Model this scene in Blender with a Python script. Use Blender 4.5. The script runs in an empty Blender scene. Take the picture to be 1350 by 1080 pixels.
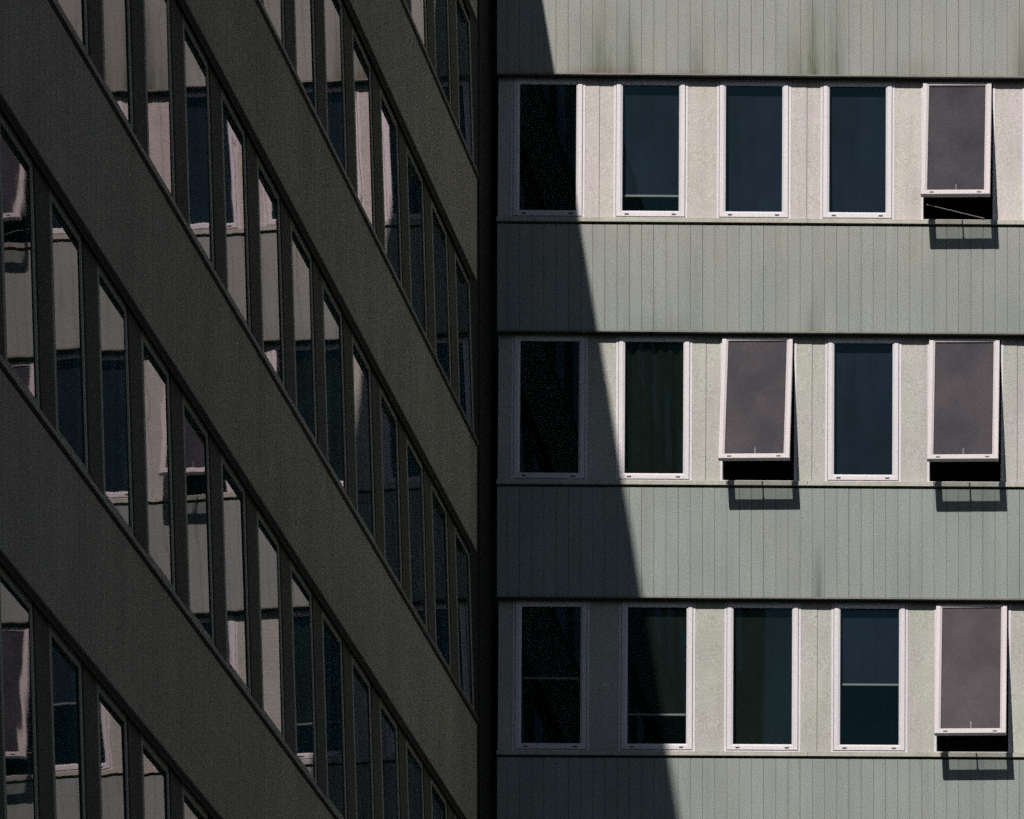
import bpy, math, random
from mathutils import Vector, Matrix
random.seed(7)
S = bpy.context.scene
COL = S.collection
R = math.radians

# ------------------------------------------------------------------ materials
def newmat(name):
    m = bpy.data.materials.new(name); m.use_nodes = True
    nt = m.node_tree; nt.nodes.clear()
    return m, nt
class NT:
    """tiny node helper"""
    def __init__(s, nt): s.nt = nt
    def n(s, t, **kw):
        nd = s.nt.nodes.new(t)
        for k, v in kw.items(): setattr(nd, k, v)
        return nd
    def put(s, sock, v):
        if isinstance(v, bpy.types.NodeSocket): s.nt.links.new(v, sock)
        elif v is not None: sock.default_value = v
    def math(s, op, a, b=None, c=None, clamp=False):
        nd = s.n('ShaderNodeMath', operation=op, use_clamp=clamp)
        s.put(nd.inputs[0], a)
        if b is not None: s.put(nd.inputs[1], b)
        if c is not None: s.put(nd.inputs[2], c)
        return nd.outputs[0]
    def noise(s, vec, scale, detail=3, rough=.5):
        nd = s.n('ShaderNodeTexNoise'); s.put(nd.inputs['Vector'], vec)
        nd.inputs['Scale'].default_value = scale; nd.inputs['Detail'].default_value = detail
        nd.inputs['Roughness'].default_value = rough
        return nd.outputs['Fac']
    def mix(s, f, a, b, mode='MIX'):
        nd = s.n('ShaderNodeMix', data_type='RGBA', blend_type=mode)
        s.put(nd.inputs[0], f); s.put(nd.inputs[6], a); s.put(nd.inputs[7], b)
        return nd.outputs[2]
    def rng(s, v, a, b, c, d):
        nd = s.n('ShaderNodeMapRange'); s.put(nd.inputs[0], v)
        for i, x in enumerate((a, b, c, d)): nd.inputs[1+i].default_value = x
        return nd.outputs[0]
    def scale(s, vec, xyz):
        nd = s.n('ShaderNodeVectorMath', operation='MULTIPLY'); s.put(nd.inputs[0], vec)
        nd.inputs[1].default_value = xyz
        return nd.outputs[0]

def c4(c): return (c[0], c[1], c[2], 1)

def surface(name, col, rough=.6, grain=.1, blotch=.1, tint=None, streak=0, stains=None,
            plank=None, bump=0., spec=.3, low=None, metal=0., grime=None):
    """painted / weathered facade surface, all in world metres"""
    m, nt = newmat(name); h = NT(nt)
    out = h.n('ShaderNodeOutputMaterial'); b = h.n('ShaderNodeBsdfPrincipled')
    nt.links.new(b.outputs[0], out.inputs[0])
    pos = h.n('ShaderNodeNewGeometry').outputs['Position']
    base = c4(col)
    big = h.noise(h.scale(pos, (1, 1, .55)), 1.3, 4, .6)
    f = h.rng(big, .3, .7, 1-blotch, 1+blotch)
    fine = h.noise(pos, 75, 2, .8)
    g = h.rng(fine, .3, .7, 1-grain, 1+grain)
    v = h.math('MULTIPLY', f, g)
    cur = base
    if tint:
        tn = h.noise(h.scale(pos, (1, 1, .35)), 2.3, 3, .6)
        cur = h.mix(h.rng(tn, .38, .68, 0, 1), cur, c4(tint))
    sep = h.n('ShaderNodeSeparateXYZ'); nt.links.new(pos, sep.inputs[0])
    if low:      # storeys further down are greener and duller
        lf = h.rng(h.math('ADD', sep.outputs[2], h.math('MULTIPLY', big, 1.2)), 26.2, 24.6, 0, 1)
        cur = h.mix(lf, cur, h.mix(1.0, cur, c4(low), 'MULTIPLY'))
    if plank:
        axis, wdt, amt = plank
        q = h.math('FLOOR', h.math('DIVIDE', h.math('ADD', sep.outputs[axis], 100.0), wdt))
        wn = h.n('ShaderNodeTexWhiteNoise', noise_dimensions='1D'); h.put(wn.inputs['W'], q)
        v = h.math('MULTIPLY', v, h.rng(wn.outputs['Value'], 0, 1, 1-amt, 1+amt))
    if streak:
        sn = h.noise(h.scale(pos, (9, 9, .5)), 1.0, 4, .65)
        v = h.math('MULTIPLY', v, h.rng(sn, .45, .75, 1, 1-streak))
    mul = h.n('ShaderNodeCombineColor'); [h.put(mul.inputs[i], v) for i in range(3)]
    cur = h.mix(1.0, cur, mul.outputs[0], 'MULTIPLY')
    if stains:
        for (x0, w, z0, zh, amt, sc) in stains:
            dx = h.math('DIVIDE', h.math('SUBTRACT', sep.outputs[0], x0), w)
            gx = h.math('POWER', 2.718, h.math('MULTIPLY', h.math('MULTIPLY', dx, dx), -1.0))
            up = h.math('DIVIDE', h.math('SUBTRACT', sep.outputs[2], z0), zh)
            gz = h.math('MULTIPLY', h.math('SUBTRACT', 1.0, up, clamp=True),
                        h.math('GREATER_THAN', up, -.05))
            sn2 = h.noise(h.scale(pos, (14, 14, 1.2)), 1.0, 4, .7)
            fac = h.math('MULTIPLY', h.math('MULTIPLY', gx, gz),
                         h.math('MULTIPLY', h.rng(sn2, .3, .6, .35, 1), amt), clamp=True)
            cur = h.mix(fac, cur, c4(sc))
    if grime:                      # dirt that collects low on the strip (world z modulo storey is not used: noise only)
        gn = h.noise(h.scale(pos, (5, 5, 9)), 1.0, 5, .7)
        cur = h.mix(h.rng(gn, .5, .8, 0, grime[0]), cur, c4(grime[1]))
    h.put(b.inputs['Base Color'], cur)
    b.inputs['Roughness'].default_value = rough
    b.inputs['Specular IOR Level'].default_value = spec
    b.inputs['Metallic'].default_value = metal
    if bump:
        bp = h.n('ShaderNodeBump'); bp.inputs['Strength'].default_value = bump
        bp.inputs['Distance'].default_value = .002
        nt.links.new(fine, bp.inputs['Height']); nt.links.new(bp.outputs[0], b.inputs['Normal'])
    return m

def glass(name, gain=1.5, gcol=(.95,.97,1), trans=(.62, .68, .68), dust_sheen=.02, dust_sheen_col=(.5, .5, .5), wav=.6, ior=1.5, cloud=.5):
    m, nt = newmat(name); h = NT(nt)
    out = h.n('ShaderNodeOutputMaterial')
    tr = h.n('ShaderNodeBsdfTransparent'); tr.inputs[0].default_value = c4(trans)
    gl = h.n('ShaderNodeBsdfGlossy'); gl.inputs['Roughness'].default_value = .015
    gl.inputs['Color'].default_value = c4(gcol)
    df = h.n('ShaderNodeBsdfDiffuse'); df.inputs[0].default_value = c4(dust_sheen_col)
    geo = h.n('ShaderNodeNewGeometry'); pos = geo.outputs['Position']
    dt = h.n('ShaderNodeVectorMath', operation='DOT_PRODUCT')      # Schlick reflectance, the same from both sides of the pane
    nt.links.new(geo.outputs['Normal'], dt.inputs[0]); nt.links.new(geo.outputs['Incoming'], dt.inputs[1])
    r0 = ((ior-1)/(ior+1))**2
    fres = h.math('ADD', r0, h.math('MULTIPLY', 1-r0, h.math('POWER', h.math('SUBTRACT', 1.0, h.math('ABSOLUTE', dt.outputs['Value'])), 5.0)))
    bp = h.n('ShaderNodeBump'); bp.inputs['Strength'].default_value = wav; bp.inputs['Distance'].default_value = .0012
    nt.links.new(h.noise(pos, 2.2, 1, .3), bp.inputs['Height'])
    nt.links.new(bp.outputs[0], gl.inputs['Normal'])
    dn = h.rng(h.noise(h.scale(pos, (1, 1, .8)), 2.2, 4, .55), .35, .65, dust_sheen*(1-cloud), dust_sheen*(1+cloud))  # diffuse film; on open sashes its pale clouding imitates reflected sky
    dn = h.math('MULTIPLY', dn, h.rng(h.noise(pos, 70, 2, .8), .3, .7, .5, 1.5))
    m1 = h.n('ShaderNodeMixShader'); nt.links.new(dn, m1.inputs[0])
    nt.links.new(tr.outputs[0], m1.inputs[1]); nt.links.new(df.outputs[0], m1.inputs[2])
    m2 = h.n('ShaderNodeMixShader'); nt.links.new(h.math('MULTIPLY', fres, gain, clamp=True), m2.inputs[0])
    nt.links.new(m1.outputs[0], m2.inputs[1]); nt.links.new(gl.outputs[0], m2.inputs[2])
    nt.links.new(m2.outputs[0], out.inputs[0])
    return m

PW = .1515
M = {}
STAIN = [(1.30, .22, 27.43, 1.0, .85, (.10, .12, .07)), (1.66, .09, 27.43, .95, .8, (.09, .11, .06)),
         (3.93, .10, 27.43, 1.5, 1.0, (.09, .12, .06)), (4.20, .10, 27.43, 1.3, .9, (.11, .14, .08)), (3.70, .14, 27.43, .7, .6, (.13, .15, .09)),
         (6.53, .10, 27.43, 1.0, .85, (.12, .14, .09)), (2.50, .10, 27.43, .8, .7, (.13, .14, .10)), (5.2, .3, 27.43, .35, .4, (.15, .17, .12)),
         (3.99, .05, 20.92, .75, .9, (.08, .10, .09)), (3.93, .10, 24.23, .7, .65, (.13, .15, .11)), (2.2, .5, 24.23, .3, .4, (.15, .18, .15)),
         (1.35, .45, 27.43, .12, .7, (.20, .09, .06)), (2.42, .3, 27.43, .09, .6, (.18, .09, .06))]
M['clad'] = surface('sage_cladding', (.385, .415, .385), .7, .45, .08, low=(.89, .955, .98), tint=(.365, .41, .40), plank=(0, PW, .022),
                    streak=.12, stains=STAIN, bump=.25)
M['clad_gap'] = surface('cladding_joint', (.16, .175, .155), .9, .1, .1)
M['flash'] = surface('drip_trim', (.27, .285, .26), .6, .15, .15, streak=.3)
M['soffit_and_shade_strip'] = surface('soffit_and_shade_board', (.06, .055, .045), .9, .1, .2)  # also colours the dark strip that deepens the shade at window heads
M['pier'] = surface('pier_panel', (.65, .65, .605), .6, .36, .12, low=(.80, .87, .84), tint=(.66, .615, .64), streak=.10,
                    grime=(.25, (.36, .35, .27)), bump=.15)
M['sill'] = surface('sill_metal', (.54, .56, .50), .5, .25, .12, streak=.2, grime=(.5, (.3, .29, .22)))
M['frame'] = surface('white_window_frame', (.80, .80, .865), .45, .22, .05, spec=.4)
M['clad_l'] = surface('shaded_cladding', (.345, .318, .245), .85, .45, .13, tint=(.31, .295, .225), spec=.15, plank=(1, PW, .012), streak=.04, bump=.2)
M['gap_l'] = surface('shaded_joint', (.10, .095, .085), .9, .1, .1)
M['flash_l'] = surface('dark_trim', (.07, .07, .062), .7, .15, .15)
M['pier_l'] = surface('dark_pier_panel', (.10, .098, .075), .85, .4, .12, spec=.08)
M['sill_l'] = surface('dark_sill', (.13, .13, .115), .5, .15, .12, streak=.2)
M['frame_o'] = surface('sun_dimmed_sash_frame', (.65, .635, .665), .5, .20, .05, spec=.3)  # same paint as frame, darkened to offset stronger sun on the tilted sash
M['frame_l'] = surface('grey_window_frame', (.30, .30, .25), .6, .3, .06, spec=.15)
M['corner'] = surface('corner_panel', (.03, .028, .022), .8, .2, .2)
M['gasket'] = surface('rubber_gasket', (.02, .02, .022), .6, .05, .05)
M['slot'] = surface('drain_cap', (.07, .065, .06), .5, .05, .05)
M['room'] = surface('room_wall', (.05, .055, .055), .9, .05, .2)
M['steel'] = surface('stay_metal', (.45, .45, .42), .4, .05, .05, metal=.3)
M['handle'] = surface('handle', (.25, .25, .25), .4, .05, .05)
M['glass'] = glass('window_glass', 1.5, (.4, .78, 1), dust_sheen=.03, dust_sheen_col=(.03, .12, .11), trans=(.72, .78, .78), wav=.25)
M['glass_o'] = glass('open_window_glass', 6.0, (1, .93, .98), dust_sheen=.115, cloud=.34, dust_sheen_col=(.5, .45, .48), trans=(.86, .88, .88), wav=.25)  # pale film and boosted gain stand in for bright sky mirrored in open sashes
M['glass_l'] = glass('shaded_window_glass', 1.25, (1, .87, .90), wav=.5, dust_sheen=.14, dust_sheen_col=(.02, .24, .20))  # film coloured teal to tint the dark panes
M['ground'] = surface('asphalt', (.042, .048, .052), .95, .2, .2)
M['roof'] = surface('roof_felt', (.08, .08, .08), .95, .1, .2)
def fabric(name, col):
    return surface(name, col, .95, .3, .45, streak=.35)
M['blind_dark'] = fabric('dark_blind', (.008, .015, .011))
M['blind_blue'] = fabric('slate_blind', (.018, .025, .048))
M['curtain'] = fabric('green_curtain', (.006, .010, .006))
M['hem'] = surface('hem_bar', (.45, .47, .46), .4, .05, .05)

# ------------------------------------------------------------------ mesh helpers
class MB:
    def __init__(s): s.v = []; s.f = []; s.mi = []; s.mats = []
    def m(s, mat):
        if mat not in s.mats: s.mats.append(mat)
        return s.mats.index(mat)
    def quad(s, a, b, c, d, mat):
        k = len(s.v); s.v += [a, b, c, d]; s.f.append((k, k+1, k+2, k+3)); s.mi.append(s.m(mat))
    def box(s, x0, x1, y0, y1, z0, z1, mat, skip=''):
        k = len(s.v)
        s.v += [(x0,y0,z0),(x1,y0,z0),(x1,y1,z0),(x0,y1,z0),(x0,y0,z1),(x1,y0,z1),(x1,y1,z1),(x0,y1,z1)]
        i = s.m(mat)
        for f in ((0,1,5,4),(1,2,6,5),(2,3,7,6),(3,0,4,7),(4,5,6,7),(3,2,1,0)):
            s.f.append(tuple(k+j for j in f)); s.mi.append(i)
    def ring(s, w, h, prof, mat, x0=0, z0=0, bot=1.0):
        """profile [(inset, y)...] swept round a w x h rectangle with mitred corners; x centred"""
        i = s.m(mat); k = len(s.v); n = len(prof)
        for (ins, y) in prof:
            b = ins*bot
            s.v += [(x0-w/2+ins, y, z0+b), (x0+w/2-ins, y, z0+b), (x0+w/2-ins, y, z0+h-ins), (x0-w/2+ins, y, z0+h-ins)]
        for p in range(n-1):
            for c in range(4):
                d = (c+1) % 4
                s.f.append((k+4*p+c, k+4*p+d, k+4*p+4+d, k+4*p+4+c)); s.mi.append(i)
    def bar(s, a, b, r, mat, n=8):
        a = Vector(a); b = Vector(b); d = (b-a).normalized()
        u = d.orthogonal().normalized(); w = d.cross(u); k = len(s.v); i = s.m(mat)
        for p in (a, b):
            for j in range(n):
                t = 2*math.pi*j/n; q = p+u*math.cos(t)*r+w*math.sin(t)*r; s.v.append(tuple(q))
        for j in range(n):
            s.f.append((k+j, k+(j+1) % n, k+n+(j+1) % n, k+n+j)); s.mi.append(i)
        s.f.append(tuple(k+j for j in range(n))[::-1]); s.mi.append(i)
        s.f.append(tuple(k+n+j for j in range(n))); s.mi.append(i)
    def mesh(s, name):
        me = bpy.data.meshes.new(name); me.from_pydata(s.v, [], s.f)
        for mt in s.mats: me.materials.append(mt)
        me.polygons.foreach_set('material_index', s.mi); me.update()
        return me
    def build(s, name, parent=None, loc=(0,0,0), rot=(0,0,0)):
        return put(name, s.mesh(name), parent, loc, rot)
def put(name, me, parent=None, loc=(0,0,0), rot=(0,0,0)):
    o = bpy.data.objects.new(name, me); COL.objects.link(o)
    o.parent = parent; o.location = loc; o.rotation_euler = rot
    return o
def thing(name, label, cat, group=None, rotz=0):
    o = bpy.data.objects.new(name, None); COL.objects.link(o)
    o.rotation_euler = (0, 0, rotz); o['label'] = label; o['category'] = cat
    if group: o['group'] = group
    return o

LEAN = -.03            # window strip leans in a little at the top
YB = .03               # its front face at the bottom

def window_meshes(w, h, fm, g=.076, gy=.014):
    fr = MB(); fr.ring(w, h, [(0,.09),(0,.003),(.003,0),(.028,0),(.031,.003),(.031,.09)], fm)
    sw, sh = w-.072, h-.072
    sa = MB()
    prof = [(0,.046),(0,-.005),(.004,-.009),(g-.026,-.009),(g-.020,-.005),(g-.002,gy-.011),(g,gy-.008),(g,.046),(0,.046)]
    sa.ring(sw, sh, prof, fm)
    sa.ring(sw, sh, [(g-.001,gy-.008),(g+.006,gy-.005),(g+.006,gy+.016)], M['gasket'])
    for sx in (-1, 1):
        sa.box(sx*(sw/2-.135)-.026, sx*(sw/2-.135)+.026, -.013, -.006, .020, .036, M['slot'])
    pa = MB(); x = sw/2-g+.001; pa.quad((-x,gy,g),(x,gy,g),(x,gy,sh-g),(-x,gy,sh-g), None)
    return fr.mesh('window'), sa.mesh('sash'), pa, sw, sh

def pane_mesh(pb, mat):
    p = MB(); p.v = list(pb.v); p.f = list(pb.f); p.mi = [0]*len(p.f); p.mats = [mat]
    return p.mesh('pane')

def pier_mesh(w, h, mat, joint=None, gapm=None, y=.006):
    b = MB()
    if joint is None: b.box(-w/2, w/2, y, .10, 0, h, mat)
    else:
        b.box(-w/2, joint-.003, .006, .10, 0, h, mat); b.box(joint+.003, w/2, .009, .10, 0, h, mat)
        b.box(joint-.006, joint+.006, .02, .098, .001, h-.001, gapm)
    return b.mesh('pier')

def spandrel(parent, x0, x1, z0, z1, clad, gap, flash, phase, trim=True, end=None):
    b = MB()
    b.box(x0, x1, .0071, .34, z0+.14, z1, gap)
    b.box(x0, x1, .007, .034, z0, z0+.139, gap)
    if trim:
        b.box(x0-.001, x1+.001, -.006, .006, z0+.002, z0+.020, flash)
        zb = z0+.023
    else: zb = z0+.001
    n0 = math.ceil((x0-phase)/PW); xs = [x0]
    k = n0
    while phase+k*PW < x1-.01:
        if phase+k*PW > x0+.01: xs.append(phase+k*PW+random.uniform(-.002, .002))
        k += 1
    xs.append(x1)
    for a, c in zip(xs[:-1], xs[1:]):
        j = random.uniform(0, .0012); g = random.choice((.0019, .0022, .0027, .0035))
        b.box(a+g, c-g, -j, .008, zb, z1-.001, clad)
    return b.build('spandrel_panel', parent)

def interior(parent, x0, x1, z0, z1):
    b = MB(); y0, y1 = .12, 2.8; m = M['room']
    b.quad((x0,y1,z0),(x1,y1,z0),(x1,y1,z1),(x0,y1,z1), m)
    b.quad((x0,y0,z0),(x1,y0,z0),(x1,y1,z0),(x0,y1,z0), m)
    b.quad((x0,y0,z1),(x1,y0,z1),(x1,y1,z1),(x0,y1,z1), m)
    b.quad((x0,y0,z0),(x0,y1,z0),(x0,y1,z1),(x0,y0,z1), m)
    b.quad((x1,y0,z0),(x1,y1,z0),(x1,y1,z1),(x1,y0,z1), m)
    x = x0+3.9
    while x < x1-1:
        b.box(x-.05, x+.05, y0, y1-.01, z0+.001, z1-.001, m); x += 3.84
    b.build('room_interior', parent)

# ------------------------------------------------------------------ sunlit wing (its facade is the plane y = 0)
wing = thing('office_building', 'sunlit wing with sage green ribbed cladding bands and white framed windows', 'building')
XR = 13.0
# rows: window top, under-sill, window width, centres
rows = [
    (30.56, 28.76, .92, [.60,1.86,3.14,4.43,5.68,6.95]),
    (27.426, 25.590, .926, [.622,1.899,3.182,4.471,5.7235,6.985]),
    (24.228, 22.322, .950, [.639,1.940,3.2385,4.542,5.813,7.062]),
    (20.919, 18.955, .955, [.658,1.976,3.289,4.620,5.9035,7.166]),
    (17.50, 15.48, .965, [.68,2.01,3.34,4.69,5.99,7.28])]
OPEN = {(1,4): 15.2, (2,2): 14.3, (2,4): 14.6, (3,4): 13.2}
TOPZ = 31.56
for r, (zt, zs, ww, cx) in enumerate(rows):
    ztop_sp = TOPZ-.06 if r == 0 else rows[r-1][1]-.028
    spandrel(wing, 0.002, XR, zt, ztop_sp, M['clad'], M['clad_gap'], M['flash'], 1.19)
    sb = MB(); sb.box(.0015, XR, -.022, .12, zs+.006, zs+.052, M['sill']); sb.box(.0015, XR, -.026, -.014, zs, zs+.02, M['sill'])
    x = 1.25
    for x in ((1.27, 3.86, 6.45, 9.0)): sb.box(x-.002, x+.002, -.0262, -.02, zs+.004, zs+.0522, M['clad_gap'])
    sb.build('window_sill', wing)
    so = MB(); so.box(0.003, XR, .036, .33, zt+.120, zt+.138, M['soffit_and_shade_strip']); so.box(0.003, XR, .0345, .038, zt-.034, zt+.119, M['soffit_and_shade_strip']); so.build('soffit_and_shade_strip', wing)  # thin second box: dark strip added to deepen shade under the overhang
    interior(wing, .05, XR, zs-.02, zt+.119)
    h = zt-zs-.052+.030
    fm, sm, pb, sw, sh = window_meshes(ww, h, M['frame'])
    pm, pmo = pane_mesh(pb, M['glass']), pane_mesh(pb, M['glass_o'])
    smo = sm.copy(); smo.materials[0] = M['frame_o']
    cx = list(cx); pitch = (cx[5]-cx[0])/5
    while cx[-1] < XR-1.5: cx.append(cx[-1]+pitch)
    zb = zs+.052
    for i, c in enumerate(cx):
        w = put('window', fm, wing, (c, YB, zb), (LEAN, 0, 0))
        if (r, i) in OPEN or (i > 5 and (r*3+i) % 5 == 0):
            a = R(OPEN.get((r, i), 15)); w['label'] = 'top hung window standing ajar'
            # the sash swings out at the bottom about its top edge, which slides down a little
            off = Vector((0, -.012, .036)); top = Vector((0, 0, sh+.008))
            q = Matrix.Rotation(-a, 3, 'X')
            loc = off+top-q@Vector((0, 0, sh)); tw = -.012; loc.x += .010
            sash = put('sash', smo, w, loc, (-a, tw, 0))
            pn = put('pane', pmo, w, loc, (-a, tw, 0))
            hb = MB(); hb.box(-.013, .013, .053, .075, .02, .075, M['handle']); hb.box(-.008, .008, .068, .085, .03, .215, M['handle'])
            hb.build('handle', w, loc, (-a, tw, 0))
            st = MB()
            if (r, i) == (1, 4): st.bar((-sw/2+.04, -.03, .20), (sw/2-.10, -.01, .040), .005, M['steel'])
            else: st.bar((-ww/2+.045, .01, .30), (-ww/2+.05, -.30, .20), .005, M['steel'])
            st.build('stay_arm', w)
        else:
            jy = random.uniform(-.0012, .0012)
            put('sash', sm, w, (0, 0, .036)); put('pane', pm, w, (0, 0, .036), (jy, 0, jy*.7))
    # piers
    edges = [(0.004, cx[0]-ww/2-.001)]+[(a+ww/2+.001, b-ww/2-.001) for a, b in zip(cx[:-1], cx[1:])]+[(cx[-1]+ww/2+.001, XR)]
    for i, (a, b) in enumerate(edges):
        j = None
        if i == 3: j = (3.8413, 3.9044, 3.9685)[r-1]-(a+b)/2 if 1 <= r <= 3 else 0
        if (r, i) == (2, 2): j = 2.585-(a+b)/2
        if (r, i) == (1, 1): j = 0
        if (r, i) == (2, 5): j = 6.46-(a+b)/2
        put('pier', pier_mesh(b-a, h+.03, M['pier'], j, M['clad_gap']), wing, ((a+b)/2, YB, zb+.0005), (LEAN, 0, 0))
# lower storeys below the picture and the roof
lb = MB(); lb.box(.002, XR, .003, .34, 0, rows[-1][1]-.03, M['clad']); lb.build('lower_wall', wing)
rb = MB(); rb.box(-12, XR+.02, -.03, .36, TOPZ-.058, TOPZ, M['flash']); rb.build('coping', wing)
rb = MB(); rb.box(-12, XR, .361, 14, 31.0, 31.3, M['roof']); rb.build('roof', wing)
eb = MB(); eb.box(XR+.003, XR+.25, -.004, 14, 0, TOPZ-.06, M['clad']); eb.build('end_wall', wing)

# ------------------------------------------------------------------ shaded wing (its facade is the plane x = 0, local x = world y)
lw = thing('office_building', 'dark wing in shadow with plain grey bands and mirroring windows', 'building', rotz=R(90))
SL = -23.6             # far (camera-side) end
C0 = -1.205            # where the bands stop short of the inner corner
lrows = [(30.62, 28.80), (27.45, 25.56), (24.275, 22.30), (20.99, 18.94), (17.556, 15.46), (14.013, 11.85)]
LW, LP = .93, 1.2935
for r, (zt, zs) in enumerate(lrows):
    ztop_sp = TOPZ-.06 if r == 0 else lrows[r-1][1]-.028
    spandrel(lw, SL, C0, zt, ztop_sp, M['clad_l'], M['gap_l'], M['flash_l'], .03)
    sb = MB(); sb.box(SL, C0+.01, -.022, .12, zs+.006, zs+.052, M['sill_l']); sb.box(SL, C0+.01, -.026, -.014, zs, zs+.02, M['sill_l'])
    sb.build('window_sill', lw)
    so = MB(); so.box(SL, C0, .036, .33, zt+.120, zt+.138, M['soffit_and_shade_strip']); so.box(SL, C0, .0345, .038, zt-.034, zt+.119, M['soffit_and_shade_strip']); so.build('soffit_and_shade_strip', lw)  # again with the added dark strip painting in overhang shade
    interior(lw, SL+.1, -.36, zs-.02, zt+.119)
    h = zt-zs-.052+.030
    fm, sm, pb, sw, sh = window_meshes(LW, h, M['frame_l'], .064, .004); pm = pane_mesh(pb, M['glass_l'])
    zb = zs+.052; cx = []
    for i in range(16):
        c = -(1.672+i*LP); cx.append(c)
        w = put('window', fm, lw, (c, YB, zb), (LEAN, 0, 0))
        put('sash', sm, w, (0, 0, .036))
        put('pane', pm, w, (0, 0, .036), (random.uniform(-.003, .003), 0, random.uniform(-.006, .006)))
    e = [(cx[0]+LW/2+.001, C0+.002)]+[(b+LW/2+.001, a-LW/2-.001) for a, b in zip(cx[:-1], cx[1:])]+[(SL, cx[-1]-LW/2-.001)]
    for a, b in e:
        if b-a < .02: continue
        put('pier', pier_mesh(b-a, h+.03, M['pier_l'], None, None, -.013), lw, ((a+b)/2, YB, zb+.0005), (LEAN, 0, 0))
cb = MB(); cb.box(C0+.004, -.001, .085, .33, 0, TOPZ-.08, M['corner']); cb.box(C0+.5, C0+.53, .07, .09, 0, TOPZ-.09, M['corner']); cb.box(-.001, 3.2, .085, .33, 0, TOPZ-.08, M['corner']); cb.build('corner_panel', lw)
lb = MB(); lb.box(SL, C0, .003, .34, 0, lrows[-1][1]-.03, M['clad_l']); lb.build('lower_wall', lw)
rb = MB(); rb.box(SL-.02, -.04, -.03, .36, TOPZ-.057, TOPZ+.001, M['flash_l']); rb.build('coping', lw)
rb = MB(); rb.box(SL, -.04, .361, 12, 31.0, 31.299, M['roof']); rb.build('roof', lw)
eb = MB(); eb.box(SL-.25, SL-.003, -.004, 12, 0, TOPZ-.06, M['clad_l']); eb.build('end_wall', lw)

# ------------------------------------------------------------------ blinds and curtains hanging behind the glass
def blind(r, i, drop, fab, label, wav=0.0, hem=True):
    zt, zs, ww, cx = rows[r]; c = cx[i]; h = zt-zs-.022; zb = zs+.052
    t = thing('roller_blind' if hem else 'curtain', label, 'blind' if hem else 'curtain', 'window coverings behind the glass')
    t.location = (c, .158, zb+h*(1-drop))
    b = MB(); n = 48; w = ww-.02; zz = h*drop+.06
    for k in range(n):
        xa, xb = -w/2+w*k/n, -w/2+w*(k+1)/n
        f = lambda x: wav*(math.sin(x*46+r)+.6*math.sin(x*23.7+i*2))
        b.quad((xa, f(xa), 0), (xb, f(xb), 0), (xb, f(xb), zz), (xa, f(xa), zz), fab)
    o = b.build('fabric', t)
    for p in o.data.polygons: p.use_smooth = True
    if hem:
        b = MB(); b.box(-w/2-.005, w/2+.005, -.014, .012, -.024, -.001, M['hem']); b.build('hem_bar', t)
    b = MB(); b.bar((-w/2, 0, zz+.01), (w/2, 0, zz+.01), .02, M['hem'] if not hem else fab); b.build('rail' if not hem else 'roller', t)
blind(1, 1, .80, M['blind_blue'], 'blue blind drawn almost down in the second window of the top row')
blind(1, 2, 1.0, M['blind_blue'], 'slate blue blind fully down in the middle window of the top row')
blind(1, 3, 1.0, M['blind_blue'], 'slate blue blind fully down beside the open top row window')
blind(2, 3, 1.0, M['blind_blue'], 'slate blue blind fully down between the two open middle row windows')
blind(3, 0, .50, M['blind_dark'], 'dark blind drawn halfway in the shaded corner window of the bottom row')
blind(3, 1, .73, M['blind_dark'], 'dark blind in the bottom row window crossed by the shadow edge')
blind(3, 2, .93, M['blind_dark'], 'dark green blind nearly closed in the middle window of the bottom row')
blind(3, 3, .53, M['blind_blue'], 'slate blue blind half down in the fourth window of the bottom row')
blind(2, 1, .97, M['curtain'], 'dark folded curtain in the second window of the middle row', .018, False)

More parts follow.
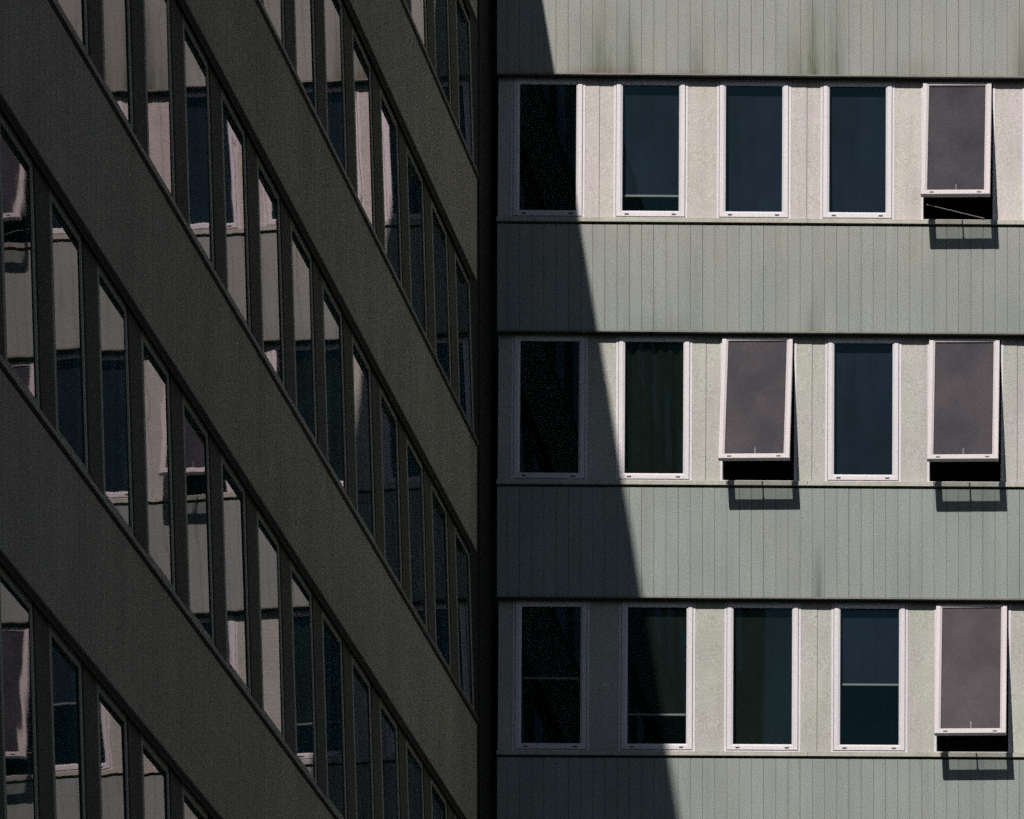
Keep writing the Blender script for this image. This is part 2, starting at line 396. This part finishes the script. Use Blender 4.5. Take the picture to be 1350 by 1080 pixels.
# ------------------------------------------------------------------ ground
g = MB(); g.quad((-3000,-3000,0),(3000,-3000,0),(3000,3000,0),(-3000,3000,0), M['ground'])
o = g.build('ground'); o['kind'] = 'structure'

# ------------------------------------------------------------------ light
ax, bz = .182, 1.085
d = Vector((-ax, -1, bz)).normalized()          # towards the sun
elev = math.asin(d.z); rot = math.atan2(d.x, d.y)
W = bpy.data.worlds.new('World'); S.world = W; W.use_nodes = True
nt = W.node_tree; sky = nt.nodes.new('ShaderNodeTexSky'); sky.sky_type = 'NISHITA'; sky.sun_disc = False
sky.sun_elevation = elev; sky.sun_rotation = rot; sky.air_density = 1.0; sky.dust_density = .8; sky.ozone_density = 2.5
bg = nt.nodes['Background']; nt.links.new(sky.outputs[0], bg.inputs[0]); bg.inputs[1].default_value = .022
L = bpy.data.lights.new('sun', 'SUN'); L.energy = 3.6; L.angle = R(.5); L.color = (1, .90, .825)
lo = bpy.data.objects.new('sun', L); COL.objects.link(lo); lo.rotation_euler = d.to_track_quat('Z', 'Y').to_euler()
lo.location = (0, -40, 60)

# ------------------------------------------------------------------ camera: level, perspective-corrected crop (shift lens)
cam = bpy.data.cameras.new('camera'); co = bpy.data.objects.new('camera', cam); COL.objects.link(co)
co.location = (10.2587, -51.0129, 1.6)
fwd = Vector((.0153, 1, 0)).normalized()
co.rotation_euler = fwd.to_track_quat('-Z', 'Y').to_euler()
cam.sensor_fit = 'HORIZONTAL'; cam.sensor_width = 36; cam.lens = 5390/1350*36
cam.shift_x = (675-1825)/1350; cam.shift_y = (2835-540)/1350
cam.clip_end = 5000; cam.clip_start = .5
S.camera = co
S.view_settings.view_transform = 'Standard'; S.view_settings.look = 'None'; S.view_settings.exposure = 0
S.render.engine = 'CYCLES'
S.cycles.max_bounces = 8; S.cycles.diffuse_bounces = 1; S.cycles.transparent_max_bounces = 12
S.cycles.use_denoising = False
S.cycles.use_adaptive_sampling = True; S.cycles.adaptive_threshold = .08; S.cycles.adaptive_min_samples = 36
S.cycles.sample_clamp_indirect = 1.5
